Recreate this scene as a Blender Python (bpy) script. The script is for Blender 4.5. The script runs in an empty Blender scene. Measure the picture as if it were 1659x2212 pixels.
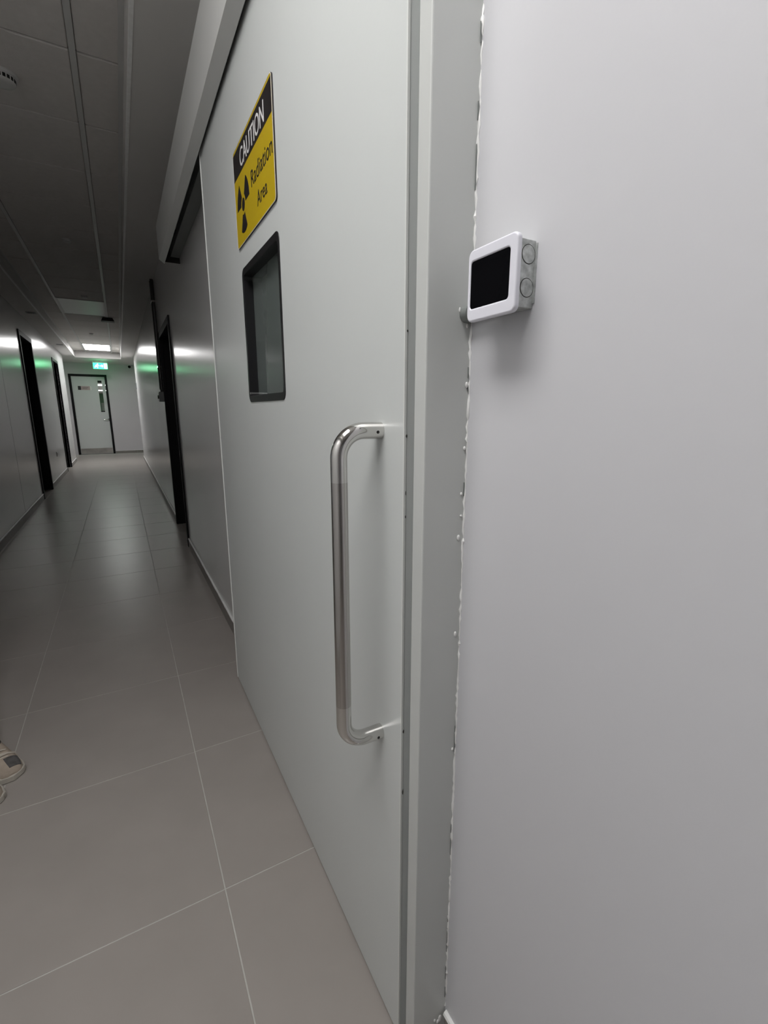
import bpy, math, random
from mathutils import Vector, Matrix

random.seed(7)
scene = bpy.context.scene
COL = scene.collection

# ------------------------------------------------------------------ camera
IW, IH = 1659.0, 2212.0
CAM_H = 1.28
v1 = (258.0 - IW / 2, 888.0 - IH / 2)          # vanishing point of the corridor
v2 = (827.0 - IW / 2, 5711.0 - IH / 2)         # vanishing point of the verticals
FPX = math.sqrt(-(v1[0] * v2[0] + v1[1] * v2[1]))
cY = Vector((v1[0], v1[1], FPX)).normalized()
cD = Vector((v2[0], v2[1], FPX))
cD = (cD - cY * cD.dot(cY)).normalized()
cZ = -cD
cX = cY.cross(cZ)
# rows: world axes written in camera axes (x right, y down, z forward)
right = Vector((cX[0], cY[0], cZ[0]))
up = -Vector((cX[1], cY[1], cZ[1]))
back = -Vector((cX[2], cY[2], cZ[2]))
cam_data = bpy.data.cameras.new('camera')
cam_data.sensor_fit = 'VERTICAL'
cam_data.sensor_height = 36.0
cam_data.lens = FPX / IH * 36.0
cam_data.clip_start = 0.01
cam_data.clip_end = 200
cam = bpy.data.objects.new('camera', cam_data)
COL.objects.link(cam)
M = Matrix(((right[0], up[0], back[0], 0), (right[1], up[1], back[1], 0),
            (right[2], up[2], back[2], CAM_H), (0, 0, 0, 1)))
cam.matrix_world = M
scene.camera = cam

# ------------------------------------------------------------------ world, exposure
world = bpy.data.worlds.new('world')
scene.world = world
world.use_nodes = True
bg = world.node_tree.nodes.get('Background')
if bg is None:
    bg = world.node_tree.nodes.new('ShaderNodeBackground')
bg.inputs[0].default_value = (0.02, 0.02, 0.02, 1)
bg.inputs[1].default_value = 0.0
vs = scene.view_settings
vs.view_transform = 'Standard'
vs.look = 'None'
vs.gamma = 1.0
vs.use_curve_mapping = False
vs.exposure = 0.0
PANEL_NEAR = 15.5      # ceiling light over the camera
PANEL_FAR = 19.0       # ceiling light at the far end
EXIT_GREEN = 4.5


# ------------------------------------------------------------------ materials
def mat(name, color, rough=0.5, metal=0.0, spec=0.5, var=0.0, vscale=8.0, bump=0.0, bscale=60.0,
        emit=None, estr=0.0, coat=0.0, stretch=None, rvar=0.0):
    m = bpy.data.materials.new(name)
    m.use_nodes = True
    nt = m.node_tree
    b = nt.nodes.get('Principled BSDF')
    b.inputs['Base Color'].default_value = (*color, 1)
    b.inputs['Roughness'].default_value = rough
    b.inputs['Metallic'].default_value = metal
    b.inputs['Specular IOR Level'].default_value = spec
    b.inputs['Coat Weight'].default_value = coat
    b.inputs['Coat Roughness'].default_value = 0.08
    if emit:
        b.inputs['Emission Color'].default_value = (*emit, 1)
        b.inputs['Emission Strength'].default_value = estr
    if var or bump or rvar:
        tc = nt.nodes.new('ShaderNodeTexCoord')
        mp = nt.nodes.new('ShaderNodeMapping')
        if stretch:
            mp.inputs['Scale'].default_value = stretch
        nt.links.new(tc.outputs['Object'], mp.inputs['Vector'])
    if var or rvar:
        n = nt.nodes.new('ShaderNodeTexNoise')
        n.inputs['Scale'].default_value = vscale
        n.inputs['Detail'].default_value = 4
        nt.links.new(mp.outputs[0], n.inputs['Vector'])
    if var:
        r = nt.nodes.new('ShaderNodeValToRGB')
        r.color_ramp.elements[0].position = 0.3
        r.color_ramp.elements[1].position = 0.7
        r.color_ramp.elements[0].color = (*[c * (1 - var) for c in color], 1)
        r.color_ramp.elements[1].color = (*[min(1, c * (1 + var)) for c in color], 1)
        nt.links.new(n.outputs['Fac'], r.inputs['Fac'])
        nt.links.new(r.outputs['Color'], b.inputs['Base Color'])
    if rvar:
        mr = nt.nodes.new('ShaderNodeMapRange')
        mr.inputs['To Min'].default_value = max(0.02, rough - rvar)
        mr.inputs['To Max'].default_value = rough + rvar
        nt.links.new(n.outputs['Fac'], mr.inputs['Value'])
        nt.links.new(mr.outputs[0], b.inputs['Roughness'])
    if bump:
        n2 = nt.nodes.new('ShaderNodeTexNoise')
        n2.inputs['Scale'].default_value = bscale
        n2.inputs['Detail'].default_value = 3
        nt.links.new(mp.outputs[0], n2.inputs['Vector'])
        bp = nt.nodes.new('ShaderNodeBump')
        bp.inputs['Strength'].default_value = bump
        bp.inputs['Distance'].default_value = 0.002
        nt.links.new(n2.outputs['Fac'], bp.inputs['Height'])
        nt.links.new(bp.outputs[0], b.inputs['Normal'])
    return m


WALL = mat('wall_paint', (0.635, 0.635, 0.66), 0.34, var=0.015, vscale=1.5, bump=0.12, bscale=45)
WALLP = mat('wall_panel', (0.72, 0.72, 0.72), 0.20, var=0.02, vscale=1.2, bump=0.02, bscale=9)
FARW = mat('wall_far_paint', (0.62, 0.60, 0.62), 0.5, var=0.02, vscale=2)
DOORP = mat('door_paint', (0.66, 0.685, 0.675), 0.33, var=0.012, vscale=2, bump=0.05, bscale=120)
JAMBP = mat('jamb_paint', (0.60, 0.615, 0.60), 0.4, var=0.02, vscale=5)
EDGE = mat('edge_paint', (0.74, 0.755, 0.735), 0.35)
COVER = mat('cover_paint', (0.66, 0.665, 0.65), 0.4, var=0.02, vscale=3)
TILE = mat('porcelain_tile', (0.345, 0.316, 0.293), 0.33, var=0.04, vscale=5, rvar=0.03, spec=0.36)
GROUT = mat('grout', (0.50, 0.49, 0.46), 0.8, var=0.1, vscale=20)
SKIRT = mat('skirting_tile', (0.24, 0.225, 0.21), 0.4, var=0.05, vscale=6)
CAULK = mat('caulk_white', (0.88, 0.88, 0.87), 0.45, var=0.05, vscale=40, bump=0.3, bscale=80)
GYPS = mat('ceiling_paint', (0.68, 0.665, 0.645), 0.7, var=0.02, vscale=2)
CTILE = mat('ceiling_tile', (0.70, 0.675, 0.65), 0.8, var=0.03, vscale=30, bump=0.25, bscale=160)
TBAR = mat('ceiling_runner', (0.62, 0.62, 0.61), 0.4)
VOIDM = mat('ceiling_void', (0.03, 0.03, 0.03), 0.9)
BLACKM = mat('black_frame', (0.004, 0.004, 0.0045), 0.5, spec=0.2, var=0.1, vscale=6)
BLACKG = mat('black_gasket', (0.012, 0.012, 0.013), 0.3)
GLASS = mat('leaded_glass', (0.135, 0.158, 0.150), 0.05, spec=0.6, var=0.02, vscale=2, coat=0.3)
STEELP = mat('polished_steel', (0.68, 0.67, 0.65), 0.09, metal=1.0, rvar=0.02, vscale=30)
STEELB = mat('brushed_steel', (0.52, 0.50, 0.48), 0.19, metal=1.0, var=0.12, vscale=160, stretch=(1, 1, 0.01))
KICK = mat('kick_plate_steel', (0.6, 0.58, 0.56), 0.3, metal=1.0, var=0.2, vscale=3)
GALV = mat('galvanised_steel', (0.52, 0.54, 0.53), 0.5, metal=0.55, var=0.28, vscale=110, bump=0.4, bscale=200)
WPLAST = mat('white_plastic', (0.80, 0.80, 0.87), 0.32)
SCREEN = mat('black_screen', (0.003, 0.003, 0.004), 0.16, spec=0.06)
GREYP = mat('grey_plastic', (0.20, 0.215, 0.21), 0.45)
DARKP = mat('dark_plastic', (0.03, 0.028, 0.026), 0.5)
YELLOW = mat('sign_yellow', (0.56, 0.40, 0.006), 0.38, var=0.02, vscale=6)
SBLACK = mat('sign_black', (0.013, 0.010, 0.011), 0.4)
SWHITE = mat('sign_white', (0.80, 0.79, 0.78), 0.4)
CHIP = mat('paint_chip', (0.05, 0.05, 0.045), 0.7)
GAPSHADE = mat('dark_gap', (0.015, 0.014, 0.013), 0.9)  # near-black paint standing in for the shade in gaps, holes and slots
PANEL_ON = mat('panel_lit', (0.9, 0.9, 0.9), 0.5, emit=(1.0, 0.985, 0.97), estr=PANEL_NEAR)
PANEL_ONF = mat('panel_lit_far', (0.9, 0.9, 0.9), 0.5, emit=(1.0, 0.985, 0.98), estr=PANEL_FAR)
PANEL_OFF = mat('panel_unlit', (0.72, 0.74, 0.73), 0.35)
EXITG = mat('exit_green', (0.02, 0.4, 0.12), 0.4, emit=(0.03, 0.85, 0.22), estr=EXIT_GREEN)
EXITW = mat('exit_white', (0.8, 0.9, 0.85), 0.4, emit=(0.55, 1.0, 0.75), estr=EXIT_GREEN * 1.6)
CONDUIT = mat('dark_conduit', (0.035, 0.033, 0.032), 0.3)
GREENW = mat('green_wall', (0.22, 0.42, 0.25), 0.6)
PALEG = mat('pale_panel', (0.60, 0.70, 0.60), 0.5)
PLATE = mat('name_plate', (0.46, 0.37, 0.36), 0.3, metal=0.4, var=0.1, vscale=10)
CLEAR = mat('clear_glass', (0.9, 0.95, 0.92), 0.02)
CLEAR.node_tree.nodes['Principled BSDF'].inputs['Transmission Weight'].default_value = 1.0
CLEAR.node_tree.nodes['Principled BSDF'].inputs['IOR'].default_value = 1.05
SHOE = mat('shoe_suede', (0.36, 0.30, 0.245), 0.8, var=0.12, vscale=25, bump=0.3, bscale=140)
SOLE = mat('shoe_sole', (0.46, 0.43, 0.38), 0.6)
TOE = mat('shoe_mesh', (0.09, 0.085, 0.085), 0.85, var=0.25, vscale=60)
LACE = mat('shoe_lace', (0.52, 0.47, 0.41), 0.8)
TROUS = mat('trouser_cloth', (0.060, 0.053, 0.052), 0.9, var=0.12, vscale=40)
SHIRT = mat('shirt_cloth', (0.30, 0.32, 0.36), 0.9, var=0.05, vscale=40)
SKIN = mat('skin', (0.42, 0.25, 0.17), 0.5)
HAIR = mat('hair', (0.02, 0.016, 0.013), 0.55)
LIP = mat('lips', (0.36, 0.14, 0.12), 0.5)
EYEW = mat('eye', (0.7, 0.68, 0.65), 0.2)


# ------------------------------------------------------------------ mesh building
def wloc(o):
    v = Vector((0, 0, 0))
    while o:
        v = v + o.location
        o = o.parent
    return v


class MB:
    def __init__(self):
        self.v, self.f, self.mi = [], [], []
        self.cur = 0

    def face(self, idx):
        self.f.append(tuple(idx))
        self.mi.append(self.cur)

    def box(self, x0, x1, y0, y1, z0, z1):
        b = len(self.v)
        for x in (x0, x1):
            for y in (y0, y1):
                for z in (z0, z1):
                    self.v.append((x, y, z))
        for q in ((0, 1, 3, 2), (4, 6, 7, 5), (0, 4, 5, 1), (2, 3, 7, 6), (0, 2, 6, 4), (1, 5, 7, 3)):
            self.face([b + i for i in q])
        return self

    def tube(self, path, r, n=12, cap=True):
        path = [Vector(p) for p in path]
        rs = r if isinstance(r, (list, tuple)) else [r] * len(path)
        b = len(self.v)
        prev = None
        for i, p in enumerate(path):
            t = (path[min(i + 1, len(path) - 1)] - path[max(i - 1, 0)]).normalized()
            if prev is None:
                a = Vector((0, 0, 1)) if abs(t.z) < 0.9 else Vector((1, 0, 0))
                u = t.cross(a).normalized()
            else:
                u = (prev - t * prev.dot(t)).normalized()
            prev = u
            w = t.cross(u)
            for k in range(n):
                a = 2 * math.pi * k / n
                self.v.append(tuple(p + u * (rs[i] * math.cos(a)) + w * (rs[i] * math.sin(a))))
        for i in range(len(path) - 1):
            for k in range(n):
                k2 = (k + 1) % n
                self.face((b + i * n + k, b + i * n + k2, b + (i + 1) * n + k2, b + (i + 1) * n + k))
        if cap:
            self.face([b + k for k in reversed(range(n))])
            e = b + (len(path) - 1) * n
            self.face([e + k for k in range(n)])
        return self

    def cyl(self, p0, p1, r, n=20):
        return self.tube([p0, p1], r, n)

    def prism(self, pts, fn, d0, d1):
        """extrude the 2-D outline pts between depths d0 and d1; fn(a,b,d)->xyz"""
        b = len(self.v)
        n = len(pts)
        for d in (d0, d1):
            for a, c in pts:
                self.v.append(fn(a, c, d))
        self.face([b + i for i in reversed(range(n))])
        self.face([b + n + i for i in range(n)])
        for i in range(n):
            j = (i + 1) % n
            self.face((b + i, b + j, b + n + j, b + n + i))
        return self

    def ring(self, outer, inner, fn, d0, d1):
        b = len(self.v)
        n = len(outer)
        for d in (d0, d1):
            for a, c in outer:
                self.v.append(fn(a, c, d))
            for a, c in inner:
                self.v.append(fn(a, c, d))
        o0, i0, o1, i1 = b, b + n, b + 2 * n, b + 3 * n
        for i in range(n):
            j = (i + 1) % n
            self.face((o0 + j, o0 + i, i0 + i, i0 + j))
            self.face((o1 + i, o1 + j, i1 + j, i1 + i))
            self.face((o0 + i, o0 + j, o1 + j, o1 + i))
            self.face((i0 + j, i0 + i, i1 + i, i1 + j))
        return self

    def ball(self, c, rx, ry, rz, nu=12, nv=8):
        b = len(self.v)
        for i in range(nv + 1):
            th = math.pi * i / nv
            for k in range(nu):
                ph = 2 * math.pi * k / nu
                self.v.append((c[0] + rx * math.sin(th) * math.cos(ph), c[1] + ry * math.sin(th) * math.sin(ph),
                               c[2] + rz * math.cos(th)))
        for i in range(nv):
            for k in range(nu):
                k2 = (k + 1) % nu
                self.face((b + i * nu + k, b + (i + 1) * nu + k, b + (i + 1) * nu + k2, b + i * nu + k2))
        return self

    def build(self, name, m, parent=None, local=False, bevel=0.0, smooth=False, seg=2):
        off = Vector((0, 0, 0)) if (local or parent is None) else wloc(parent)
        me = bpy.data.meshes.new(name)
        me.from_pydata([tuple(Vector(v) - off) for v in self.v], [], self.f)
        me.validate()
        for x in (m if isinstance(m, (list, tuple)) else [m]):
            me.materials.append(x)
        if len(me.polygons) == len(self.mi):
            me.polygons.foreach_set('material_index', self.mi)
        if smooth:
            me.polygons.foreach_set('use_smooth', [True] * len(me.polygons))
        import bmesh
        bm = bmesh.new()
        bm.from_mesh(me)
        bmesh.ops.recalc_face_normals(bm, faces=bm.faces)
        bm.to_mesh(me)
        bm.free()
        if smooth:
            try:
                me.set_sharp_from_angle(angle=math.radians(40))
            except Exception:
                pass
        o = bpy.data.objects.new(name, me)
        COL.objects.link(o)
        o.parent = parent
        if bevel:
            mod = o.modifiers.new('bevel', 'BEVEL')
            mod.width = bevel
            mod.segments = seg
            mod.limit_method = 'ANGLE'
            mod.angle_limit = math.radians(40)
        return o


def box(name, m, parent, x0, x1, y0, y1, z0, z1, bevel=0.0):
    return MB().box(x0, x1, y0, y1, z0, z1).build(name, m, parent, bevel=bevel)


def root(name, loc, label=None, cat=None, kind=None, group=None):
    o = bpy.data.objects.new(name, None)
    o.empty_display_size = 0.1
    COL.objects.link(o)
    o.location = loc
    tag(o, label, cat, kind, group)
    return o


def tag(o, label=None, cat=None, kind=None, group=None):
    if label:
        o['label'] = label
    if cat:
        o['category'] = cat
    if kind:
        o['kind'] = kind
    if group:
        o['group'] = group
    return o


def rrect(a0, a1, b0, b1, r, n=6):
    pts = []
    for (ca, cb, s) in ((a1 - r, b1 - r, 0), (a0 + r, b1 - r, 1), (a0 + r, b0 + r, 2), (a1 - r, b0 + r, 3)):
        for i in range(n + 1):
            t = math.pi / 2 * (s + i / n)
            pts.append((ca + r * math.cos(t), cb + r * math.sin(t)))
    return pts


def FX(a, b, d):      # outline in (Y, Z), depth along X
    return (d, a, b)


def FY(a, b, d):      # outline in (X, Z), depth along Y
    return (a, d, b)


def text_mesh(body, name, m, parent, u_of, v0, height, width, x, fn, thick=0.0006):
    """flat lettering; fn(u, v, d) -> xyz"""
    cu = bpy.data.curves.new(name, 'FONT')
    cu.body = body
    cu.size = 1.0
    cu.resolution_u = 4
    o = bpy.data.objects.new(name, cu)
    COL.objects.link(o)
    dg = bpy.context.evaluated_depsgraph_get()
    me0 = bpy.data.meshes.new_from_object(o.evaluated_get(dg))
    bpy.data.objects.remove(o)
    xs = [v.co.x for v in me0.vertices]
    caps = 0.729
    lo, hi = min(xs), max(xs)
    off = wloc(parent)
    mb = MB()
    n = len(me0.vertices)
    for d in (x, x - thick):
        for v in me0.vertices:
            u = u_of + (v.co.x - lo) / (hi - lo) * width
            vv = v0 + v.co.y / caps * height
            mb.v.append(fn(u, vv, d))
    for p in me0.polygons:
        mb.face([n + i for i in p.vertices])
    # side walls along boundary edges
    cnt = {}
    for p in me0.polygons:
        for e in p.edge_keys:
            cnt[e] = cnt.get(e, 0) + 1
    for e, c in cnt.items():
        if c == 1:
            mb.face((e[0], e[1], n + e[1], n + e[0]))
    bpy.data.meshes.remove(me0)
    return mb.build(name, m, parent)


# ------------------------------------------------------------------ key dimensions
XR = 0.46          # right wall
XL = -1.112        # left wall
YF = 16.60         # far wall
YB = -3.7          # wall behind the camera
YRE = 14.3         # right wall ends here (side passage)
YLE = 14.5         # left wall ends here
ZB = 2.65          # plaster border of the ceiling
ZT = 2.80          # recessed tile field
CXL, CXR, CYE = -0.86, 0.176, 14.95
XALC_L, XALC_R = -1.55, 2.2

# ------------------------------------------------------------------ floor
floor = root('floor', (0, 0, 0), 'grey porcelain tile floor with thin pale grout lines', None, 'structure')
box('screed', GROUT, floor, XALC_L - 0.2, XALC_R + 0.1, YB - 0.1, YF + 0.15, -0.06, -0.0012)
GAP = 0.0034
xl = [-1.0885 - 0.6035, -1.0885, -0.485, 0.1185, 0.722, 1.3255, 1.929, 2.5325]
meshes = {}


def floor_tile(x0, x1, y0, y1):
    k = (round(x1 - x0, 4), round(y1 - y0, 4))
    if k not in meshes:
        o = MB().box(0, k[0] - GAP, 0, k[1] - GAP, -0.012, 0).build('floor_tile', TILE, floor, local=True, bevel=0.0008)
        meshes[k] = o
    else:
        o = bpy.data.objects.new('floor_tile', meshes[k].data)
        COL.objects.link(o)
        o.parent = floor
        mod = o.modifiers.new('bevel', 'BEVEL')
        mod.width = 0.0008
        mod.segments = 2
    o.location = (x0 + GAP / 2, y0 + GAP / 2, random.uniform(0, 0.0003))


for iy in range(-8, 26):
    y0, y1 = 1.1045 + 0.6 * iy, 1.1045 + 0.6 * (iy + 1)
    if y1 > YF + 0.1:
        continue
    for ix in range(7):
        x0, x1 = xl[ix], xl[ix + 1]
        if ix >= 4 and y1 < YRE - 0.3:
            continue
        if ix == 0:
            if y1 < YLE - 0.3:
                x0 = XL - 0.15
            else:
                x0 = XALC_L
        if ix == 3 and y1 < YRE - 0.3:
            x1 = XR + 0.15
        if ix == 6:
            x1 = XALC_R
        floor_tile(x0, x1, y0, y1)

# ------------------------------------------------------------------ ceiling
ceil = root('ceiling', (0, 0, ZB), 'pale ceiling with plaster borders around a recessed tile grid', None, 'structure')
box('plaster_border', GYPS, ceil, XALC_L - 0.1, CXL, YB - 0.1, YF + 0.1, ZB, ZT + 0.06)
box('plaster_border', GYPS, ceil, CXR, XALC_R + 0.1, YB - 0.1, YF + 0.1, ZB, ZT + 0.06)
box('plaster_border', GYPS, ceil, CXL, CXR, CYE, YF + 0.1, ZB, ZT + 0.06)
box('plaster_border', GYPS, ceil, CXL, CXR, YB - 0.1, YB + 0.35, ZB, ZT + 0.06)
box('ceiling_void', VOIDM, ceil, CXL - 0.01, CXR + 0.01, YB, CYE + 0.02, ZT + 0.03, ZT + 0.05)
R1, R2 = -0.018, -0.622          # main runners
for x in (R1, R2):
    box('main_runner', TBAR, ceil, x - 0.013, x + 0.013, YB + 0.35, CYE, ZT - 0.004, ZT + 0.03, bevel=0.001)
for x0, x1 in ((CXL, CXL + 0.022), (CXR - 0.022, CXR)):
    box('edge_angle', TBAR, ceil, x0, x1, YB + 0.35, CYE, ZT - 0.004, ZT + 0.0)
for x0, x1 in ((CXL - 0.012, CXL + 0.003), (CXR - 0.003, CXR + 0.012)):
    box('corner_bead', CAULK, ceil, x0, x1, YB + 0.35, CYE, ZB - 0.003, ZB + 0.012, bevel=0.001)
cm = {}


def ctile(x0, x1, y0, y1):
    k = (round(x1 - x0, 4), round(y1 - y0, 4))
    if k not in cm:
        o = MB().box(0, k[0], 0, k[1], 0, 0.014).build('ceiling_tile', CTILE, ceil, local=True, bevel=0.005)
        cm[k] = o
    else:
        o = bpy.data.objects.new('ceiling_tile', cm[k].data)
        COL.objects.link(o)
        o.parent = ceil
        mod = o.modifiers.new('bevel', 'BEVEL')
        mod.width = 0.005
        mod.segments = 2
        mod.limit_method = 'ANGLE'
    o.location = (x0, y0, ZT - ZB + random.uniform(-0.001, 0.001))


rows = [2.734 + 0.6 * k for k in range(-10, 21)]
NEAR_Y = (-0.266, 0.934)
OFF_Y = (8.134, 9.334)
FAR_Y = (13.234, 14.434)
for k in range(len(rows) - 1):
    y0, y1 = rows[k] + 0.005, min(rows[k + 1] - 0.005, CYE - 0.002)
    if y1 < YB + 0.4 or y0 > CYE - 0.05:
        continue
    y0 = max(y0, YB + 0.36)
    ctile(CXL + 0.004, R2 - 0.014, y0, y1)
    ctile(R1 + 0.014, CXR - 0.004, y0, y1)
    mid = (y0 + y1) / 2
    if OFF_Y[0] < mid < OFF_Y[1] or NEAR_Y[0] < mid < NEAR_Y[1]:
        continue
    if FAR_Y[0] - 0.3 < y0 + 0.1 and y1 < FAR_Y[1] + 0.3 and mid > FAR_Y[0] and mid < FAR_Y[1]:
        continue
    ya, yb = y0, y1
    if ya < FAR_Y[0] < yb:
        yb = FAR_Y[0] - 0.004
    if ya < FAR_Y[1] < yb:
        ya = FAR_Y[1] + 0.004
    if yb > ya + 0.03:
        ctile(R2 + 0.014, R1 - 0.014, ya, yb)


def ceiling_light(ys, m, label):
    t = root('ceiling_light', ((R1 + R2) / 2, sum(ys) / 2, ZT), label, 'ceiling light', None, 'recessed ceiling panels')
    x0, x1 = R2 + 0.014, R1 - 0.014
    o = rrect(x0, x1, ys[0] + 0.003, ys[1] - 0.003, 0.004, 2)
    i = rrect(x0 + 0.018, x1 - 0.018, ys[0] + 0.02, ys[1] - 0.02, 0.004, 2)
    MB().ring(o, i, lambda a, b, d: (a, b, d), ZT - 0.006, ZT + 0.012).build('frame', TBAR, t)
    box('diffuser', m, t, x0 + 0.017, x1 - 0.017, ys[0] + 0.019, ys[1] - 0.019, ZT - 0.003, ZT + 0.004)
    return t


ceiling_light(NEAR_Y, PANEL_ON, 'lit white ceiling panel above the grey sliding door')
ceiling_light(OFF_Y, PANEL_OFF, 'unlit pale ceiling panel halfway down the corridor')
ceiling_light(FAR_Y, PANEL_ONF, 'glowing white ceiling panel at the far end before the exit sign')

# ------------------------------------------------------------------ walls
wr = MB()
wr.box(XR, XR + 0.22, YB, 4.70, 0, ZB + 0.05)
wr.box(XR, XR + 0.22, 5.74, YRE, 0, ZB + 0.05)
wr.box(XR, XR + 0.22, 4.70, 5.74, 2.05, ZB + 0.05)
o = wr.build('wall_right', WALLP)
tag(o, 'glossy pale wall on the right of the corridor', None, 'structure')
o = box('wall_near', WALL, None, XR - 0.004, XR + 0.001, YB, 0.56, 0, ZB + 0.02)
o.name = 'wall_right_near'
tag(o, 'white painted wall carrying the black-screen control', None, 'structure')
wl = MB()
ds = ((8.40, 9.38, 2.33), (12.10, 13.0, 2.31))
ys = [YB] + [v for d in ds for v in d[:2]] + [YLE]
for i in range(0, len(ys), 2):
    wl.box(XL - 0.22, XL, ys[i], ys[i + 1], 0, ZB + 0.05)
for a, b, h in ds:
    wl.box(XL - 0.22, XL, a, b, h, ZB + 0.05)
o = wl.build('wall_left', WALLP)
tag(o, 'glossy pale panelled wall on the left of the corridor', None, 'structure')
for y in (6.86,):
    s = box('panel_seam', GAPSHADE, o, XL - 0.002, XL + 0.0004, y, y + 0.005, 0.1, ZB)
wf = MB()
FD0, FD1, FDH = -1.193, -0.232, 2.335
wf.box(XALC_L - 0.1, FD0 + 0.02, YF, YF + 0.14, 0, ZB + 0.05)
wf.box(FD1 - 0.02, XALC_R + 0.1, YF, YF + 0.14, 0, ZB + 0.05)
wf.box(FD0 + 0.02, FD1 - 0.02, YF, YF + 0.14, FDH - 0.02, ZB + 0.05)
o = wf.build('wall_far', FARW)
tag(o, 'grey-lilac end wall around the far door', None, 'structure')
o = box('wall_behind', WALL, None, XL - 0.2, XR + 0.2, YB - 0.12, YB, 0, ZB + 0.05)
tag(o, 'pale wall closing the corridor behind the viewer', None, 'structure')
o = MB().box(XALC_L - 0.12, XALC_L, YLE - 0.12, YF, 0, ZB + 0.05).box(XALC_L, XL - 0.22, YLE - 0.12, YLE, 0, ZB + 0.05).build(
    'wall_alcove_left', WALLP)
tag(o, 'short pale wall beside the far door', None, 'structure')
o = MB().box(XALC_R, XALC_R + 0.12, YRE - 0.12, YF, 0, ZB + 0.05).box(XR + 0.22, XALC_R, YRE - 0.12, YRE, 0, ZB + 0.05).build(
    'wall_passage_right', WALLP)
tag(o, 'pale wall of the side passage at the far right', None, 'structure')


# ------------------------------------------------------------------ skirting
def skirting(name, spans, side, label):
    r = root(name, (side, (spans[0][0] + spans[-1][1]) / 2, 0), label, None, 'structure')
    for a, b in spans:
        s = 1 if side < 0 else -1
        x0, x1 = sorted((side, side + s * 0.010))
        y = a
        while y < b - 0.01:
            y2 = min(b, y + 0.6)
            box('skirting_tile', SKIRT, r, x0, x1, y + 0.001, y2 - 0.001, 0, 0.080)
            y = y2
        mb = MB()
        n = max(8, int((b - a) / 0.05))
        path, rad = [], []
        for i in range(n + 1):
            t = i / n
            path.append((side + s * (0.005 + random.uniform(-0.0006, 0.0006)), a + (b - a) * t, 0.0835 + random.uniform(-0.0008, 0.0008)))
            rad.append(0.0075 + random.uniform(-0.0008, 0.0008))
        mb.tube(path, rad, 8)
        mb.build('caulk_bead', CAULK, r, smooth=True)


skirting('baseboard_right', ((-1.8, 0.555), (2.14, 4.655), (5.785, YRE)), XR, 'low grey tile skirting with a white bead along the right wall')
skirting('baseboard_left', ((-1.8, 8.34), (9.44, 12.04), (13.06, YLE)), XL, 'low grey tile skirting with a white bead along the left wall')
r = root('baseboard_far', (0.5, YF, 0), 'low grey tile skirting along the end wall', None, 'structure')
for i in range(4):
    x0 = FD1 + 0.005 + i * 0.6
    box('skirting_tile', SKIRT, r, x0, min(x0 + 0.598, XALC_R), YF - 0.01, YF, 0, 0.080)
MB().tube([(FD1 + 0.005, YF - 0.005, 0.0835), (XALC_R, YF - 0.005, 0.0835)], 0.006, 8).build('caulk_bead', CAULK, r, smooth=True)

# ------------------------------------------------------------------ sliding lead-lined door
XD = 0.3735
DY0, DY1, DZ0, DZ1 = 0.6076, 2.131, 0.009, 2.275
d1 = root('door_1', (XD + 0.02, (DY0 + DY1) / 2, 0), 'large light grey sliding door with a small black-framed window and steel pull', 'door', 'structure')
WY0, WY1, WZ0, WZ1 = 1.180, 1.561, 1.308, 1.702
outer = rrect(DY0, DY1, DZ0, DZ1, 0.0012)
hole = rrect(WY0 + 0.006, WY1 - 0.006, WZ0 + 0.006, WZ1 - 0.006, 0.018)
MB().ring(outer, hole, FX, XD, XD + 0.045).build('door_leaf', DOORP, d1, bevel=0.0012)
box('edge_strip', EDGE, d1, XD - 0.0028, XD + 0.045, DY1 - 0.0005, DY1 + 0.008, DZ0, DZ1, bevel=0.0018)
box('closing_edge', EDGE, d1, XD - 0.0006, XD + 0.004, DY0 - 0.0012, DY0 + 0.0016, DZ0, DZ1, bevel=0.0006)
box('bottom_gap_shade', GAPSHADE, d1, XD + 0.004, XD + 0.041, DY0 + 0.01, DY1 - 0.005, 0.0008, DZ0)  # dark filler, paints the shadow line in the gap under the door
win = root('vision_window', (XD, (WY0 + WY1) / 2, WZ0), 'black-framed greenish vision window')
win.parent = d1
win.location = Vector((XD, (WY0 + WY1) / 2, WZ0)) - wloc(d1)
fo = rrect(WY0, WY1, WZ0, WZ1, 0.022)
fi = rrect(WY0 + 0.011, WY1 - 0.013, WZ0 + 0.020, WZ1 - 0.020, 0.014)
MB().ring(fo, fi, FX, XD - 0.0022, XD + 0.031).build('window_frame', BLACKG, win, bevel=0.0012)
MB().prism(rrect(WY0 + 0.008, WY1 - 0.010, WZ0 + 0.016, WZ1 - 0.016, 0.014), FX, XD + 0.0265, XD + 0.0325).build('glass_pane', GLASS, win)

# pull handle
HY, HZ0, HZ1, HX, HR = 0.6815, 0.684, 1.2490, 0.2975, 0.0137
h = root('pull_handle', (HX, HY, HZ0), 'long D-shaped steel pull handle')
h.parent = d1
h.location = Vector((HX, HY, HZ0)) - wloc(d1)
RB = 0.043


def bend(zc, sgn):
    p = [(XD + 0.0005, HY, zc), (XD - 0.01, HY, zc), (HX + RB + 0.001, HY, zc)]
    for i in range(1, 14):
        a = math.pi / 2 * i / 14
        p.append((HX + RB - RB * math.sin(a), HY, zc - sgn * (RB - RB * math.cos(a))))
    p.append((HX, HY, zc - sgn * RB))
    p.append((HX, HY, zc - sgn * (RB + 0.038)))
    return p


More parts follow.
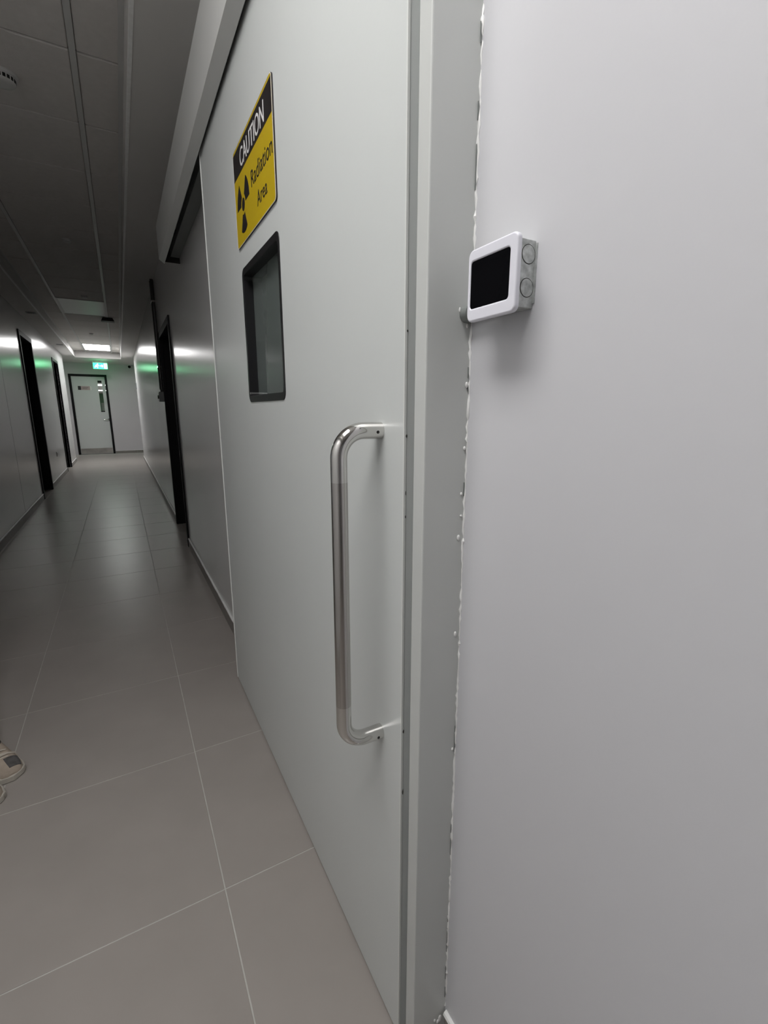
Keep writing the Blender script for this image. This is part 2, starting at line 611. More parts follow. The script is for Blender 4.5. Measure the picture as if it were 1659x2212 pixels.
MB().tube(bend(HZ1, 1), HR, 28).build('polished_bend', STEELP, h, smooth=True)
MB().tube(bend(HZ0, -1), HR, 28).build('polished_bend', STEELP, h, smooth=True)
MB().tube([(HX, HY, HZ0 + RB + 0.038), (HX, HY, HZ1 - RB - 0.038)], HR, 28).build('brushed_grip', STEELB, h, smooth=True)
for z in (HZ1, HZ0):
    MB().cyl((XD - 0.012, HY - HR - 0.0002, z - 0.002), (XD - 0.012, HY - HR + 0.002, z - 0.002), 0.0026, 14).build('screw_hole', GAPSHADE, h)
for z, dz, dy in ((1.243, 0.003, 0.002), (1.155, 0.005, 0.0010), (1.117, 0.003, 0.0012), (1.394, 0.0022, 0.0018), (0.605, 0.007, 0.0018), (0.73, 0.004, 0.002)):
    MB().ball((XD + 0.003 + dy * 0.5, DY0 - 0.0005, z), dy, 0.0011, dz, 8, 6).build('paint_chip', CHIP, d1)

# ------------------------------------------------------------------ jamb beside the door
JY0, JY1, JX = 0.560, 0.589, 0.379
j = root('trim_1', (JX, (JY0 + JY1) / 2, 0), 'grey steel door jamb standing out from the white wall', None, 'structure')
box('jamb_post', JAMBP, j, JX, XR, JY0, JY1, 0, 2.40, bevel=0.0022)
mb = MB()
path, rad = [], []
z = 0.095
while z < 2.39:
    path.append((XR - 0.0035 + random.uniform(-0.0012, 0.0008), JY0 - 0.001 + random.uniform(-0.001, 0.0008), z))
    rad.append(max(0.0006, 0.0019 + random.uniform(-0.0014, 0.0016)))
    z += random.uniform(0.004, 0.013)
mb.tube(path, rad, 7)
mb.build('caulk_bead', CAULK, j, smooth=True)
mb = MB()
z = 0.12
while z < 2.3:
    l = random.uniform(0.006, 0.07)
    if random.random() < 0.45:
        w = random.uniform(0.00015, 0.0004)
        x = XR - 0.0062 + random.uniform(-0.0006, 0.0002)
        mb.box(x - w, x + w, JY0 - 0.0016, JY0 + 0.001, z, z + l)
    z += l + random.uniform(0.004, 0.05)
mb.build('caulk_crack', GREYP, j)
for k, (x, z, s) in enumerate(((0.4518, 1.318, 0.0022), (0.4500, 1.12, 0.002), (0.4465, 1.085, 0.0026), (0.4490, 1.155, 0.0016), (0.4520, 1.225, 0.002),
                               (0.4470, 0.92, 0.0022), (0.4500, 0.70, 0.0018), (0.4490, 1.40, 0.002), (0.4430, 0.07, 0.004), (0.4380, 0.066, 0.003), (0.4300, 0.075, 0.002))):
    MB().ball((x, JY0 - 0.0006, z), s * 1.2, 0.0016, s * random.uniform(1.0, 2.4), 8, 6).build('caulk_blob', CAULK, j, smooth=True)

# ------------------------------------------------------------------ rail cover over the door
cv = root('rail_cover', (0.40, 2.05, 2.2485), 'long pale metal cover over the sliding door rail', 'cover')
CX0, CX1, CY0, CY1, CZ0, CZM, CZ1 = 0.332, 0.3625, 0.30, 3.655, 2.2390, 2.2623, 2.4615
mb = MB()
prof = [(CX0, CZM), (CX0, CZ1), (XR, CZ1), (XR, CZ1 - 0.002), (CX0 + 0.002, CZ1 - 0.002), (CX0 + 0.002, CZM + 0.001), (CX1 + 0.0015, CZ0 + 0.001), (CX1, CZ0)]
mb.prism(prof, lambda a_, b_, d_: (a_, d_, b_), CY0, CY1)
mb.build('cover_sheet', COVER, cv)
box('end_plate', DARKP, cv, CX1 + 0.002, XR, CY1 - 0.004, CY1, CZ0 + 0.012, CZ1 - 0.002)  # dark colour stands in for the shade inside the hollow cover
MB().prism([(CX0 + 0.002, CZM), (CX0 + 0.002, CZ1 - 0.002), (CX1 + 0.002, CZ1 - 0.002), (CX1, CZ0 + 0.002)], lambda a_, b_, d_: (a_, d_, b_), CY1 - 0.004, CY1 - 0.0005).build('end_lip', COVER, cv)
box('rail', GREYP, cv, 0.402, XR, CY0 + 0.32, CY1 - 0.01, 2.284, 2.335, bevel=0.002)

# ------------------------------------------------------------------ caution sign
SX = XD - 0.004
sg = root('caution_sign', (SX, 1.380, 1.762), 'yellow and black radiation caution sign on the grey sliding door', 'sign')
SU0, SV0, SW, SH = 1.582, 1.762, 0.404, 0.256


def SF(u, v, d):
    return (d, SU0 - u, SV0 + v)


MB().prism(rrect(0, SW, 0, SH, 0.010), SF, SX + 0.0004, XD).build('sign_backing', SBLACK, sg)
MB().prism(rrect(0.0004, SW - 0.0004, 0.0004, SH - 0.0004, 0.010), SF, SX, SX + 0.0004).build('sign_face', YELLOW, sg)
MB().ring(rrect(0.0002, SW - 0.0002, 0.0002, SH - 0.0002, 0.010), rrect(0.0028, SW - 0.0028, 0.0014, SH - 0.0014, 0.009), SF,
          SX - 0.0003, SX).build('white_outline', SWHITE, sg)
MB().prism([(0.004, 0.1795), (SW - 0.0045, 0.1795), (SW - 0.0045, 0.2475), (0.004, 0.2475)], SF, SX - 0.0003, SX).build('black_band', SBLACK, sg)
text_mesh('CAUTION', 'caution_lettering', SWHITE, sg, 0.086, 0.1885, 0.0475, 0.25, SX - 0.0003, SF)
text_mesh('Radiation', 'radiation_lettering', SBLACK, sg, 0.1935, 0.101, 0.0405, 0.1985, SX, SF)
text_mesh('Area', 'area_lettering', SBLACK, sg, 0.243, 0.0385, 0.0365, 0.094, SX, SF)
TU, TV = 0.0965, 0.094
mb = MB()
mb.prism([(TU + 0.0165 * math.cos(i * math.pi / 10), TV + 0.0165 * math.sin(i * math.pi / 10)) for i in range(20)], SF, SX, SX - 0.0004)
for c in (30, 150, 270):
    pts = []
    for i in range(9):
        a = math.radians(c - 29 + 58 * i / 8)
        pts.append((TU + 0.071 * math.cos(a), TV + 0.071 * math.sin(a)))
    for i in range(5):
        a = math.radians(c + 29 - 58 * i / 4)
        pts.append((TU + 0.0255 * math.cos(a), TV + 0.0255 * math.sin(a)))
    mb.prism(pts, SF, SX, SX - 0.0004)
mb.build('trefoil', SBLACK, sg)

# ------------------------------------------------------------------ wall control with black screen
PX, PY0, PY1, PZ0, PZ1 = 0.4115, 0.4285, 0.5145, 1.3935, 1.4795
tc = root('wall_control', (XR, 0.469, PZ0), 'white square wall control with black screen on a galvanised box', 'control panel')
po = rrect(PY0, PY1, PZ0, PZ1, 0.0075)
pi_ = rrect(0.4405, 0.5100, 1.4095, 1.4655, 0.0045)
MB().ring(po, pi_, FX, PX, PX + 0.0078).build('cover_plate', WPLAST, tc, bevel=0.0028, smooth=True, seg=4)
MB().prism(rrect(0.4397, 0.5108, 1.4087, 1.4663, 0.0045), FX, PX + 0.0012, PX + 0.006).build('screen', SCREEN, tc, bevel=0.0006)
bx = root('back_box', (0.44, 0.48, 1.405), 'galvanised steel back box')
bx.parent = tc
bx.location = Vector((0.44, 0.48, 1.405)) - wloc(tc)
BY0, BY1, BZ0, BZ1, BX0 = 0.4435, 0.5120, 1.4030, 1.4790, PX + 0.0075
o = MB().box(BX0, XR - 0.004, BY0, BY1, BZ0, BZ1).build('steel_shell', GALV, bx, bevel=0.0012)
for zc in (1.4625, 1.4255):
    xc = 0.4440
    n = 28
    c_o = [(xc + 0.0110 * math.cos(2 * math.pi * i / n), zc + 0.0110 * math.sin(2 * math.pi * i / n)) for i in range(n)]
    c_i = [(xc + 0.0101 * math.cos(2 * math.pi * i / n), zc + 0.0101 * math.sin(2 * math.pi * i / n)) for i in range(n)]
    MB().ring(c_o, c_i, FY, BY0 - 0.00025, BY0 + 0.0004).build('knockout_groove', CHIP, bx)
    MB().prism(c_i, FY, BY0 - 0.0005, BY0 + 0.0004).build('knockout', GALV, bx)
box('slot', GAPSHADE, bx, BX0 + 0.002, BX0 + 0.0045, BY0 - 0.0003, BY0 + 0.001, 1.4395, 1.4505)
box('screw_tab', GALV, bx, 0.4285, 0.4325, BY0 + 0.002, BY0 + 0.010, BZ1, BZ1 + 0.0035, bevel=0.0006)
box('box_rim', GALV, bx, XR - 0.0055, XR - 0.004, BY0 - 0.003, BY1 + 0.002, BZ0 + 0.006, BZ1 - 0.003)
cp = MB().tube([(0.4455, BY1 - 0.002, 1.4145), (0.4455, 0.546, 1.4145), (0.4455, 0.5462, 1.4145), (0.4455, JY0 + 0.0005, 1.4145)],
               [0.0095, 0.0095, 0.0108, 0.0108], 24)
cp.build('conduit_coupler', GREYP, tc, smooth=True)
MB().ball((0.4345, JY0 - 0.0008, 1.420), 0.0014, 0.0012, 0.0035, 8, 6).build('plaster_crumb', CAULK, tc, smooth=True)


# ------------------------------------------------------------------ black-framed side doors
def side_door(name, wall_x, s, y0, y1, hgt, fw, label, recess=0.13):
    """s: direction into the wall (+1 right wall, -1 left wall)"""
    r = root(name, (wall_x, (y0 + y1) / 2, 0), label, 'door', 'structure')
    a, b = sorted((wall_x - s * 0.014, wall_x + s * 0.02))
    for ya, yb in ((y0, y0 + fw), (y1 - fw, y1)):
        box('architrave', BLACKM, r, a, b, ya, yb, 0, hgt, bevel=0.003)
    box('architrave', BLACKM, r, a, b, y0 + fw, y1 - fw, hgt - fw, hgt, bevel=0.003)
    a, b = sorted((wall_x + s * 0.02, wall_x + s * 0.2))
    for ya, yb in ((y0 + fw - 0.02, y0 + fw), (y1 - fw, y1 - fw + 0.02)):
        box('lining', BLACKM, r, a, b, ya, yb, 0, hgt - fw)
    box('lining', BLACKM, r, a, b, y0 + fw, y1 - fw, hgt - fw, hgt - fw + 0.02)
    a, b = sorted((wall_x + s * recess, wall_x + s * (recess + 0.045)))
    box('leaf', DOORP, r, a, b, y0 + fw + 0.002, y1 - fw - 0.002, 0.006, hgt - fw - 0.002)
    a, b = wall_x + s * recess, wall_x + s * (recess - 0.05)
    yh = y0 + fw + 0.08
    MB().tube([(a, yh, 1.03), (b, yh, 1.03), (b, yh + 0.006, 1.03), (b, yh + 0.12, 1.03)], 0.009, 12).build('lever_handle', STEELP, r, smooth=True)
    return r


side_door('door_2', XR, 1, 4.655, 5.785, 2.095, 0.06, 'black-framed recessed doorway on the right beyond the sliding door')
side_door('door_3', XL, -1, 8.335, 9.445, 2.385, 0.07, 'nearer black-framed recessed doorway on the left wall')
side_door('door_4', XL, -1, 12.04, 13.06, 2.365, 0.06, 'farther black-framed recessed doorway on the left wall')

# ------------------------------------------------------------------ far door
fd = root('door_5', ((FD0 + FD1) / 2, YF, 0), 'grey door with black frame, slim window and steel kick plate at the corridor end', 'door', 'structure')
fw = 0.058
for x0, x1 in ((FD0, FD0 + fw), (FD1 - fw, FD1)):
    box('frame_post', BLACKM, fd, x0, x1, YF - 0.015, YF + 0.13, 0, FDH, bevel=0.003)
box('frame_head', BLACKM, fd, FD0 + fw, FD1 - fw, YF - 0.015, YF + 0.13, FDH - fw, FDH, bevel=0.003)
LX0, LX1, LZ1, LY = FD0 + fw + 0.003, FD1 - fw - 0.003, FDH - fw - 0.003, YF + 0.035
wx0, wx1, wz0, wz1 = -0.482, -0.378, 1.255, 2.165
MB().ring(rrect(LX0, LX1, 0.012, LZ1, 0.001, 2), rrect(wx0, wx1, wz0, wz1, 0.003, 2), FY, LY, LY + 0.045).build('door_leaf', DOORP, fd)
MB().prism(rrect(wx0, wx1, wz0, wz1, 0.002, 2), FY, LY + 0.02, LY + 0.024).build('glass_pane', CLEAR, fd)
box('window_bead', BLACKG, fd, wx0, wx1, LY - 0.002, LY + 0.02, wz0, wz0 + 0.03)
box('window_film', BLACKM, fd, wx0, wx1, LY - 0.001, LY + 0.018, 2.10, wz1)
box('kick_plate', KICK, fd, LX0 + 0.008, LX1 - 0.006, LY - 0.002, LY, 0.02, 0.178)
MB().tube([(-0.292, LY, 1.03), (-0.292, LY - 0.055, 1.03), (-0.298, LY - 0.058, 1.03), (-0.43, LY - 0.058, 1.028)], 0.011, 10).build('lever_handle', STEELP, fd, smooth=True)
MB().cyl((-0.292, LY, 1.03), (-0.292, LY - 0.012, 1.03), 0.028, 18).build('rose', DARKP, fd)
box('threshold_gap', GAPSHADE, fd, LX0, LX1, LY + 0.002, LY + 0.04, 0.0008, 0.012)
np_ = root('door_name_plate', (-0.82, LY - 0.004, 1.89), 'small brown and black name plate on the far grey door', 'sign')
box('plate', PLATE, np_, -0.915, -0.665, LY - 0.005, LY, 1.888, 1.998)
box('emblem_block', SBLACK, np_, -0.992, -0.917, LY - 0.005, LY, 1.888, 1.998)
box('end_strip', SWHITE, np_, -0.692, -0.652, LY - 0.006, LY - 0.0005, 1.888, 1.998)
for k in range(2):
    box('text_line', SBLACK, np_, -0.875, -0.735 - 0.03 * k, LY - 0.0056, LY - 0.005, 1.955 - 0.028 * k, 1.963 - 0.028 * k)

# corridor beyond the far door, seen through its slim window
rb = root('wall_beyond', (-0.5, 30, 0), 'corridor with a green end wall beyond the far door window', None, 'structure')
box('beyond_floor', SKIRT, rb, -1.5, 1.1, YF + 0.14, 46, -0.05, 0)
box('beyond_ceiling', GYPS, rb, -1.5, 1.1, YF + 0.14, 46, 2.68, 2.75)
box('beyond_left', WALLP, rb, -1.6, -1.5, YF + 0.14, 46, 0, 2.7)
box('beyond_right', WALLP, rb, 1.1, 1.2, YF + 0.14, 46, 0, 2.7)
box('beyond_end', GREENW, rb, -1.5, 1.1, 46, 46.1, 0, 2.7)
box('beyond_end_door', PALEG, rb, -1.25, -0.95, 45.95, 46, 0, 1.95)
for y in (30.0, 38.0):
    box('beyond_lamp', PANEL_ONF, rb, -1.2, 0.6, y, y + 0.9, 2.655, 2.68)

# ------------------------------------------------------------------ exit sign
ex = root('exit_sign', (-0.335, 15.6, ZB), 'glowing green exit sign hanging before the far door', 'sign')
EX0, EX1, EZ0, EZ1, EY = -0.512, -0.160, 2.425, 2.585, 15.6
box('housing', SWHITE, ex, EX0, EX1, EY - 0.022, EY + 0.022, EZ1, EZ1 + 0.042, bevel=0.004)
box('mount', TBAR, ex, -0.36, -0.31, EY - 0.012, EY + 0.012, EZ1 + 0.042, ZB)
MB().prism(rrect(EX0 + 0.004, EX1 - 0.002, EZ0, EZ1, 0.012), FY, EY - 0.004, EY + 0.004).build('green_panel', EXITG, ex)


def PF(u, v, d):
    return (EX0 + 0.02 + u * 0.32, d, EZ0 + 0.018 + v * 0.128)


pc = MB()


def stroke(pts, w):
    for (a, b), (c, d) in zip(pts[:-1], pts[1:]):
        ax, ay, bx_, by_ = a * 0.32, b * 0.128, c * 0.32, d * 0.128
        L = math.hypot(bx_ - ax, by_ - ay)
        nx, ny = -(by_ - ay) / L * w / 2, (bx_ - ax) / L * w / 2
        q = [(ax + nx, ay + ny), (ax - nx, ay - ny), (bx_ - nx, by_ - ny), (bx_ + nx, by_ + ny)]
        pc.prism([(x / 0.32, y / 0.128) for x, y in q], PF, EY - 0.0048, EY - 0.004)


hx, hy = 0.30, 0.86
pc.prism([(hx + 0.016 / 0.32 * math.cos(t * 0.628), hy + 0.016 / 0.128 * math.sin(t * 0.628)) for t in range(10)], PF, EY - 0.0048, EY - 0.004)
stroke([(0.28, 0.72), (0.22, 0.42)], 0.026)
stroke([(0.22, 0.42), (0.30, 0.26), (0.27, 0.02)], 0.016)
stroke([(0.22, 0.42), (0.14, 0.24), (0.04, 0.22)], 0.016)
stroke([(0.28, 0.70), (0.36, 0.52), (0.43, 0.56)], 0.012)
stroke([(0.26, 0.70), (0.16, 0.62), (0.12, 0.46)], 0.012)
stroke([(0.48, 0.5), (0.66, 0.5)], 0.022)
stroke([(0.60, 0.74), (0.69, 0.5), (0.60, 0.26)], 0.016)
pc.prism([(0.76, 0.0), (1.0, 0.0), (1.0, 1.0), (0.76, 1.0)], PF, EY - 0.0048, EY - 0.004)
pc.build('pictogram', EXITW, ex)


# ------------------------------------------------------------------ small ceiling and wall fittings
def detector(name, x, y, zc, r, label, slots=True, cat='smoke detector'):
    t = root(name, (x, y, zc), label, cat)
    prof = [(0.55, 0.0), (1.0, 0.0), (1.0, -0.10), (0.95, -0.18), (0.82, -0.22), (0.82, -0.50), (0.74, -0.58), (0.35, -0.63), (0.0, -0.64)]
    n = 28
    mb = MB()
    for pr, pz in prof:
        for k in range(n):
            a = 2 * math.pi * k / n
            mb.v.append((x + r * max(pr, 0.001) * math.cos(a), y + r * max(pr, 0.001) * math.sin(a), zc + r * pz))
    for i in range(len(prof) - 1):
        for k in range(n):
            k2 = (k + 1) % n
            mb.face((i * n + k, i * n + k2, (i + 1) * n + k2, (i + 1) * n + k))
    mb.build('detector_body', TBAR, t, smooth=True)
    if slots:
        for k in range(20):
            a = 2 * math.pi * k / 20
            mb = MB()
            c, s = math.cos(a), math.sin(a)
            ux, uy = -s, c
            for dd in (0.79, 0.826):
                for uu in (-0.085, 0.085):
                    for zz in (-0.25, -0.48):
                        mb.v.append((x + r * (dd * c + uu * ux), y + r * (dd * s + uu * uy), zc + r * zz))
            for q in ((0, 1, 3, 2), (4, 6, 7, 5), (0, 4, 5, 1), (2, 3, 7, 6), (0, 2, 6, 4), (1, 5, 7, 3)):
                mb.face(q)
            mb.build('vent_slot', GAPSHADE, t)
    return t


detector('smoke_detector', -0.318, 3.06, ZT, 0.066, 'round white slotted smoke detector on the near ceiling tile')
detector('ceiling_sensor', -0.255, 5.44, ZT, 0.040, 'small round pale ceiling sensor between the detector and the unlit panel', False, 'sensor')
detector('ceiling_sensor', -0.255, 7.86, ZT, 0.042, 'small round pale ceiling sensor just before the unlit panel', False, 'sensor')
detector('ceiling_sensor', -0.333, 11.43, ZT, 0.04, 'small round pale ceiling sensor just before the glowing panel', False, 'sensor')

t = root('ceiling_speaker', (-0.03, 9.47, ZT), 'small dark rectangular fitting hanging from the ceiling runner', 'fitting')
MB().prism([(-0.115, -0.055), (0.085, -0.055), (0.055, 0.0), (-0.085, 0.0)], lambda a, b, d: (a, d, ZT - 0.004 + b), 9.40, 9.54).build('fitting_body', DARKP, t, bevel=0.004)
box('fitting_stem', GREYP, t, -0.03, -0.006, 9.45, 9.49, ZT - 0.006, ZT + 0.0)
for y, lab, m in ((8.60, 'square dark recessed downlight in the left plaster border', DARKP), (12.30, 'square pale recessed downlight in the left border near the far end', GREYP)):
    t = root('recessed_downlight', (-0.955, y, ZB), lab, 'downlight')
    MB().ring(rrect(-1.015, -0.895, y - 0.06, y + 0.06, 0.006, 3), rrect(-0.998, -0.912, y - 0.043, y + 0.043, 0.004, 3), lambda a, b, d: (a, b, d), ZB - 0.006, ZB).build('bezel', GREYP, t)
    box('lens', m, t, -0.998, -0.912, y - 0.043, y + 0.043, ZB - 0.003, ZB - 0.0002)
t = root('dome_camera', (0.40, YF, 2.60), 'small dark dome camera on the end wall near the ceiling', 'camera')
MB().cyl((0.40, YF, 2.60), (0.40, YF - 0.03, 2.60), 0.055, 18).build('camera_base', SWHITE, t, smooth=True)
MB().ball((0.40, YF - 0.035, 2.59), 0.042, 0.042, 0.042).build('camera_dome', SCREEN, t, smooth=True)
t = root('wall_socket', (XL, 10.64, 0.488), 'small pale wall socket between the two left doorways', 'socket')
box('socket_plate', SWHITE, t, XL, XL + 0.012, 10.60, 10.685, 0.445, 0.53, bevel=0.003)
box('socket_insert', GREYP, t, XL + 0.012, XL + 0.0135, 10.62, 10.665, 0.465, 0.51)
t = root('wall_reader', (XR, 14.1, 1.88), 'small dark box on the right wall near its far corner', 'box')
box('reader_body', GREYP, t, XR - 0.03, XR, 14.05, 14.16, 1.84, 2.0, bevel=0.004)
box('reader_front', DARKP, t, XR - 0.032, XR - 0.03, 14.06, 14.15, 1.85, 1.99)

# conduits by the right doorway
t = root('wall_conduit', (XR - 0.02, 5.93, 1.40), 'twin dark conduits running down the right wall to a small box', 'conduit')
for y, bot in ((5.87, 1.47), (5.955, 1.52)):
    MB().cyl((XR - 0.022, y, bot), (XR - 0.022, y, ZB), 0.017, 14).build('conduit_pipe', CONDUIT, t, smooth=True)
for z in (1.75, 2.42):
    box('pipe_clip', STEELP, t, XR - 0.042, XR, 5.845, 5.98, z, z + 0.018, bevel=0.002)
box('junction_box', GREYP, t, XR - 0.055, XR, 5.845, 5.985, 1.385, 1.49, bevel=0.006)
MB().cyl((XR - 0.055, 5.93, 1.435), (XR - 0.067, 5.93, 1.435), 0.018, 16).build('push_button', CHIP, t)

# ------------------------------------------------------------------ person at the left edge (only the shoes and a hem are in the picture)
person = root('person', (-0.588, 1.992, 0), 'person in dark trousers and beige shoes standing at the left edge', 'person')
person.rotation_euler = (0, 0, 3.665)


def skinmesh(name, nodes, edges, m, parent, rootk=None, sub=2):
    me = bpy.data.meshes.new(name)
    keys = list(nodes)
    me.from_pydata([nodes[k][0] for k in keys], [(keys.index(a), keys.index(b)) for a, b in edges], [])
    me.materials.append(m)
    o = bpy.data.objects.new(name, me)
    COL.objects.link(o)
    o.parent = parent
    md = o.modifiers.new('skin', 'SKIN')
    md.use_smooth_shade = True
    if not me.skin_vertices:
        bpy.context.view_layer.objects.active = o
        me.update()
    sv = me.skin_vertices[0].data if len(me.skin_vertices) else None
    if sv is None:
        me.attributes  # no skin layer available
    for i, k in enumerate(keys):
        r = nodes[k][1]
        sv[i].radius = r if isinstance(r, tuple) else (r, r)
        sv[i].use_root = (k == rootk)
    ss = o.modifiers.new('subdivision', 'SUBSURF')
    ss.levels = sub
    ss.render_levels = sub
    return o


N, E = {}, []


def lean(p):
    t = min(1.0, max(0.0, (p[2] - 0.03) / 0.6))
    return (p[0] + 0.13 * t, p[1] - 0.10 * t, p[2])



def chain(ks):
    for a, b in zip(ks[:-1], ks[1:]):
        E.append((a, b))


N['pelvis'] = ((0, -0.01, 0.93), (0.135, 0.095))
N['waist'] = ((0, -0.005, 1.08), (0.12, 0.085))
N['chest'] = ((0, -0.01, 1.27), (0.145, 0.10))
N['collar'] = ((0, -0.015, 1.41), (0.085, 0.07))
N['neck'] = ((0, -0.005, 1.48), 0.052)
N['jaw'] = ((0, 0.02, 1.545), (0.062, 0.07))
N['head'] = ((0, 0.01, 1.62), (0.076, 0.092))
N['crown'] = ((0, 0.0, 1.69), (0.06, 0.075))
chain(['pelvis', 'waist', 'chest', 'collar', 'neck', 'jaw', 'head', 'crown'])
for s, c in ((1, 'a'), (-1, 'b')):
    N['shoulder' + c] = ((0.165 * s, -0.015, 1.375), 0.052)
    N['elbow' + c] = ((0.200 * s, -0.09, 1.12), 0.038)
    N['wrist' + c] = ((0.150 * s, -0.10, 0.885), 0.026)
    N['palm' + c] = ((0.147 * s, -0.09, 0.81), (0.030, 0.018))
    chain(['collar', 'shoulder' + c, 'elbow' + c, 'wrist' + c, 'palm' + c])
    N['hip' + c] = ((0.085 * s, 0.0, 0.86), 0.085)
    N['knee' + c] = ((0.07 * s, 0.015, 0.49), 0.056)
    N['calf' + c] = ((0.062 * s, -0.01, 0.33), 0.052)
    N['ankle' + c] = ((0.056 * s, 0.0, 0.09), 0.036)
    chain(['pelvis', 'hip' + c, 'knee' + c, 'calf' + c, 'ankle' + c])
    for f, (dy, ln) in enumerate(((0.026, 0.078), (0.009, 0.088), (-0.008, 0.082), (-0.024, 0.066))):
        a, b, d = 'f%d1' % f + c, 'f%d2' % f + c, 'f%d3' % f + c
        N[a] = ((0.147 * s, -0.087 + dy, 0.775), 0.0088)
        N[b] = ((0.142 * s, -0.082 + dy, 0.775 - ln * 0.5), 0.0082)
        N[d] = ((0.132 * s, -0.075 + dy, 0.775 - ln), 0.0072)
        chain(['palm' + c, a, b, d])
    N['t1' + c] = ((0.140 * s, -0.058, 0.825), 0.011)
    N['t2' + c] = ((0.132 * s, -0.042, 0.785), 0.009)
    chain(['palm' + c, 't1' + c, 't2' + c])
for k_ in N:
    N[k_] = (lean(N[k_][0]), N[k_][1])
try:
    body = skinmesh('body', N, E, SKIN, person, 'pelvis')
except Exception as ex_:
    print('skin failed', ex_)
    body = None
face = [('nose', SKIN, (0, 0.118, 1.605), (0.013, 0.018, 0.022)), ('mouth', LIP, (0, 0.098, 1.557), (0.024, 0.010, 0.008)),
        ('eye', EYEW, (0.031, 0.094, 1.625), (0.014, 0.010, 0.008)), ('eye', EYEW, (-0.031, 0.094, 1.625), (0.014, 0.010, 0.008)),
        ('ear', SKIN, (0.080, 0.005, 1.61), (0.010, 0.02, 0.032)), ('ear', SKIN, (-0.080, 0.005, 1.61), (0.010, 0.02, 0.032)),
        ('hair', HAIR, (0, -0.018, 1.668), (0.092, 0.108, 0.085))]
for n_, m_, c_, r_ in face:
    MB().ball(lean(c_), *r_, 16, 10).build(n_, m_, person, local=True, smooth=True)


def loft(mb, rings):
    b = len(mb.v)
    n = len(rings[0])
    for r_ in rings:
        mb.v.extend(r_)
    for i in range(len(rings) - 1):
        for k in range(n):
            k2 = (k + 1) % n
            mb.face((b + i * n + k, b + i * n + k2, b + (i + 1) * n + k2, b + (i + 1) * n + k))
    mb.face([b + k for k in reversed(range(n))])
    e = b + (len(rings) - 1) * n
    mb.face([e + k for k in range(n)])


def ell(cx, cy, z, rx, ry, n=20, wob=0.0):
    cx, cy, z = lean((cx, cy, z))
    return [(cx + rx * (1 + random.uniform(-wob, wob)) * math.cos(2 * math.pi * k / n), cy + ry * (1 + random.uniform(-wob, wob)) * math.sin(2 * math.pi * k / n), z) for k in range(n)]


# shirt and trousers
mb = MB()
loft(mb, [ell(0, -0.005, 0.84, 0.172, 0.125), ell(0, -0.005, 0.95, 0.175, 0.125), ell(0, 0, 1.08, 0.16, 0.118), ell(0, -0.005, 1.25, 0.178, 0.125),
          ell(0, -0.012, 1.36, 0.18, 0.108), ell(0, -0.014, 1.425, 0.135, 0.085), ell(0, -0.01, 1.455, 0.068, 0.068)])
mb.build('shirt', SHIRT, person, local=True, smooth=True)
for s in (1, -1):
    MB().tube([lean(q) for q in ((0.13 * s, -0.014, 1.39), (0.172 * s, -0.02, 1.36), (0.188 * s, -0.055, 1.24), (0.199 * s, -0.085, 1.14))],
              [0.055, 0.064, 0.060, 0.062], 18).build('sleeve', SHIRT, person, local=True, smooth=True)
mb = MB()
loft(mb, [ell(0, -0.005, 0.78, 0.165, 0.12), ell(0, -0.005, 0.95, 0.16, 0.115)])
for s in (1, -1):
    loft(mb, [ell(0.048 * s, -0.002 + 0.038 * (s + 1), 0.050, 0.041, 0.080, 20, 0.03), ell(0.048 * s, -0.008 + 0.030 * (s + 1), 0.085, 0.041, 0.072, 20, 0.03), ell(0.052 * s, -0.014, 0.16, 0.045, 0.060, 20, 0.03),
              ell(0.066 * s, 0.002, 0.33, 0.060, 0.068), ell(0.07 * s, 0.010, 0.50, 0.066, 0.072), ell(0.082 * s, 0.0, 0.70, 0.082, 0.095), ell(0.085 * s, -0.004, 0.86, 0.088, 0.108)])
mb.build('trousers', TROUS, person, local=True, smooth=True)


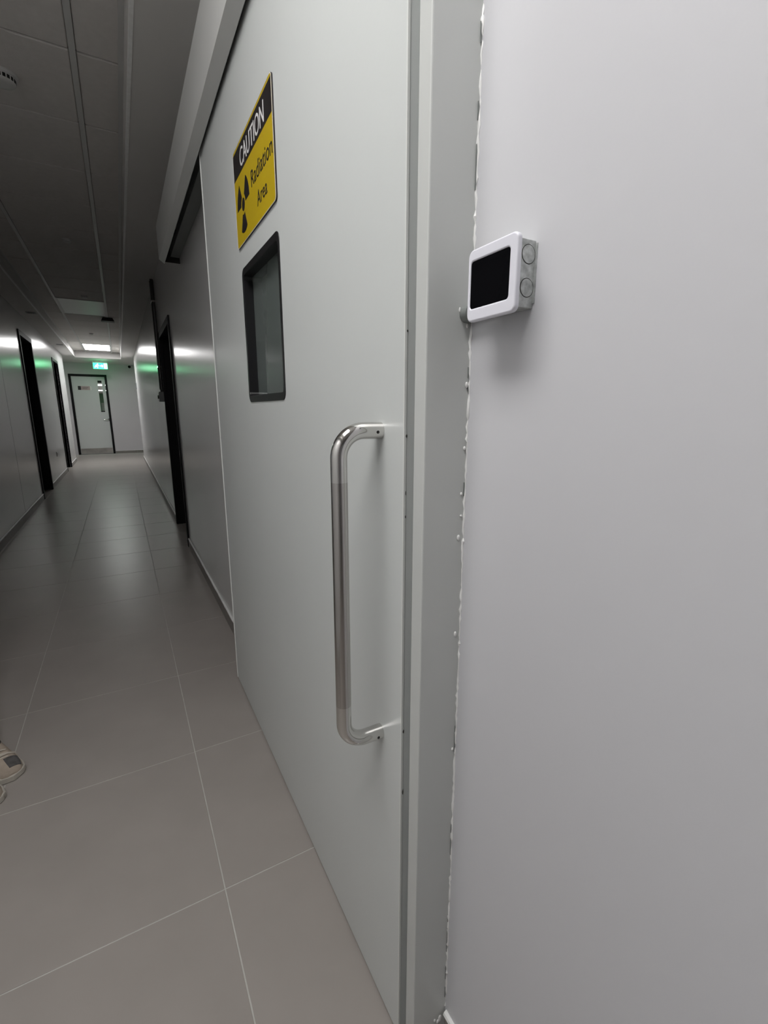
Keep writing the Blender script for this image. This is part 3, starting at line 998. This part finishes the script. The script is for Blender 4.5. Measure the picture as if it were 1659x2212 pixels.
def shoe(s):
    cx = 0.046 * s
    t = root('shoe', (cx, 0.085 if s > 0 else 0.0, 0), 'beige suede shoe with dark toe patch')
    t.parent = person
    st = [(-0.105, 0.020, 0.070), (-0.098, 0.033, 0.086), (-0.06, 0.038, 0.092), (0.0, 0.039, 0.090), (0.05, 0.042, 0.080), (0.09, 0.046, 0.064),
          (0.125, 0.046, 0.052), (0.15, 0.041, 0.045), (0.165, 0.030, 0.038), (0.173, 0.014, 0.030)]
    up_, so, cap = MB(), MB(), MB()
    def sec(y, w, h, g=1.0, z0=0.018):
        ring = []
        for k in range(17):
            a = math.pi * k / 16
            ring.append((w * g * math.copysign(abs(math.cos(a)) ** 0.75, math.cos(a)), y, z0 + (h * g - z0) * abs(math.sin(a)) ** 0.8))
        return ring
    loft(up_, [sec(*q) for q in st])
    up_.build('upper', SHOE, t, local=True, smooth=True)
    half = slice(3, 9) if s > 0 else slice(8, 14)
    loft(cap, [sec(y, w, h, 1.03)[half] + list(reversed(sec(y, w, h, 0.98)[half])) for y, w, h in ((0.108, 0.0465, 0.0570), (0.130, 0.045, 0.0505), (0.155, 0.0392, 0.0437))])
    cap.build('toe_patch', TOE, t, local=True, smooth=True)
    out = [(w * 1.1 + 0.002, y) for y, w, h in st]
    pts = [(-a, b) for a, b in out] + [(a, b) for a, b in reversed(out)]
    pts = [(-0.0, -0.110)] + pts[:len(out)] + [(0, 0.180)] + pts[len(out):]
    so.prism(pts, lambda a, b, d: (a, b, d), 0.0008, 0.024)
    so.build('sole', SOLE, t, local=True, bevel=0.004)
    for i in range(3):
        y = 0.072 + i * 0.014
        hh = 0.074 - i * 0.0075
        MB().tube([(-0.022, y, hh - 0.006), (-0.010, y + 0.003, hh + 0.001), (0.012, y - 0.002, hh + 0.001), (0.022, y + 0.002, hh - 0.006)], 0.0028, 8).build('lace', LACE, t, local=True, smooth=True)
    MB().tube([(-0.046, 0.088, 0.030), (-0.040, 0.092, 0.052), (-0.020, 0.094, 0.064), (0.0, 0.095, 0.067), (0.020, 0.094, 0.064), (0.040, 0.092, 0.052), (0.046, 0.088, 0.030)], 0.0036, 8).build('strap', LACE, t, local=True, smooth=True)


shoe(1)
shoe(-1)
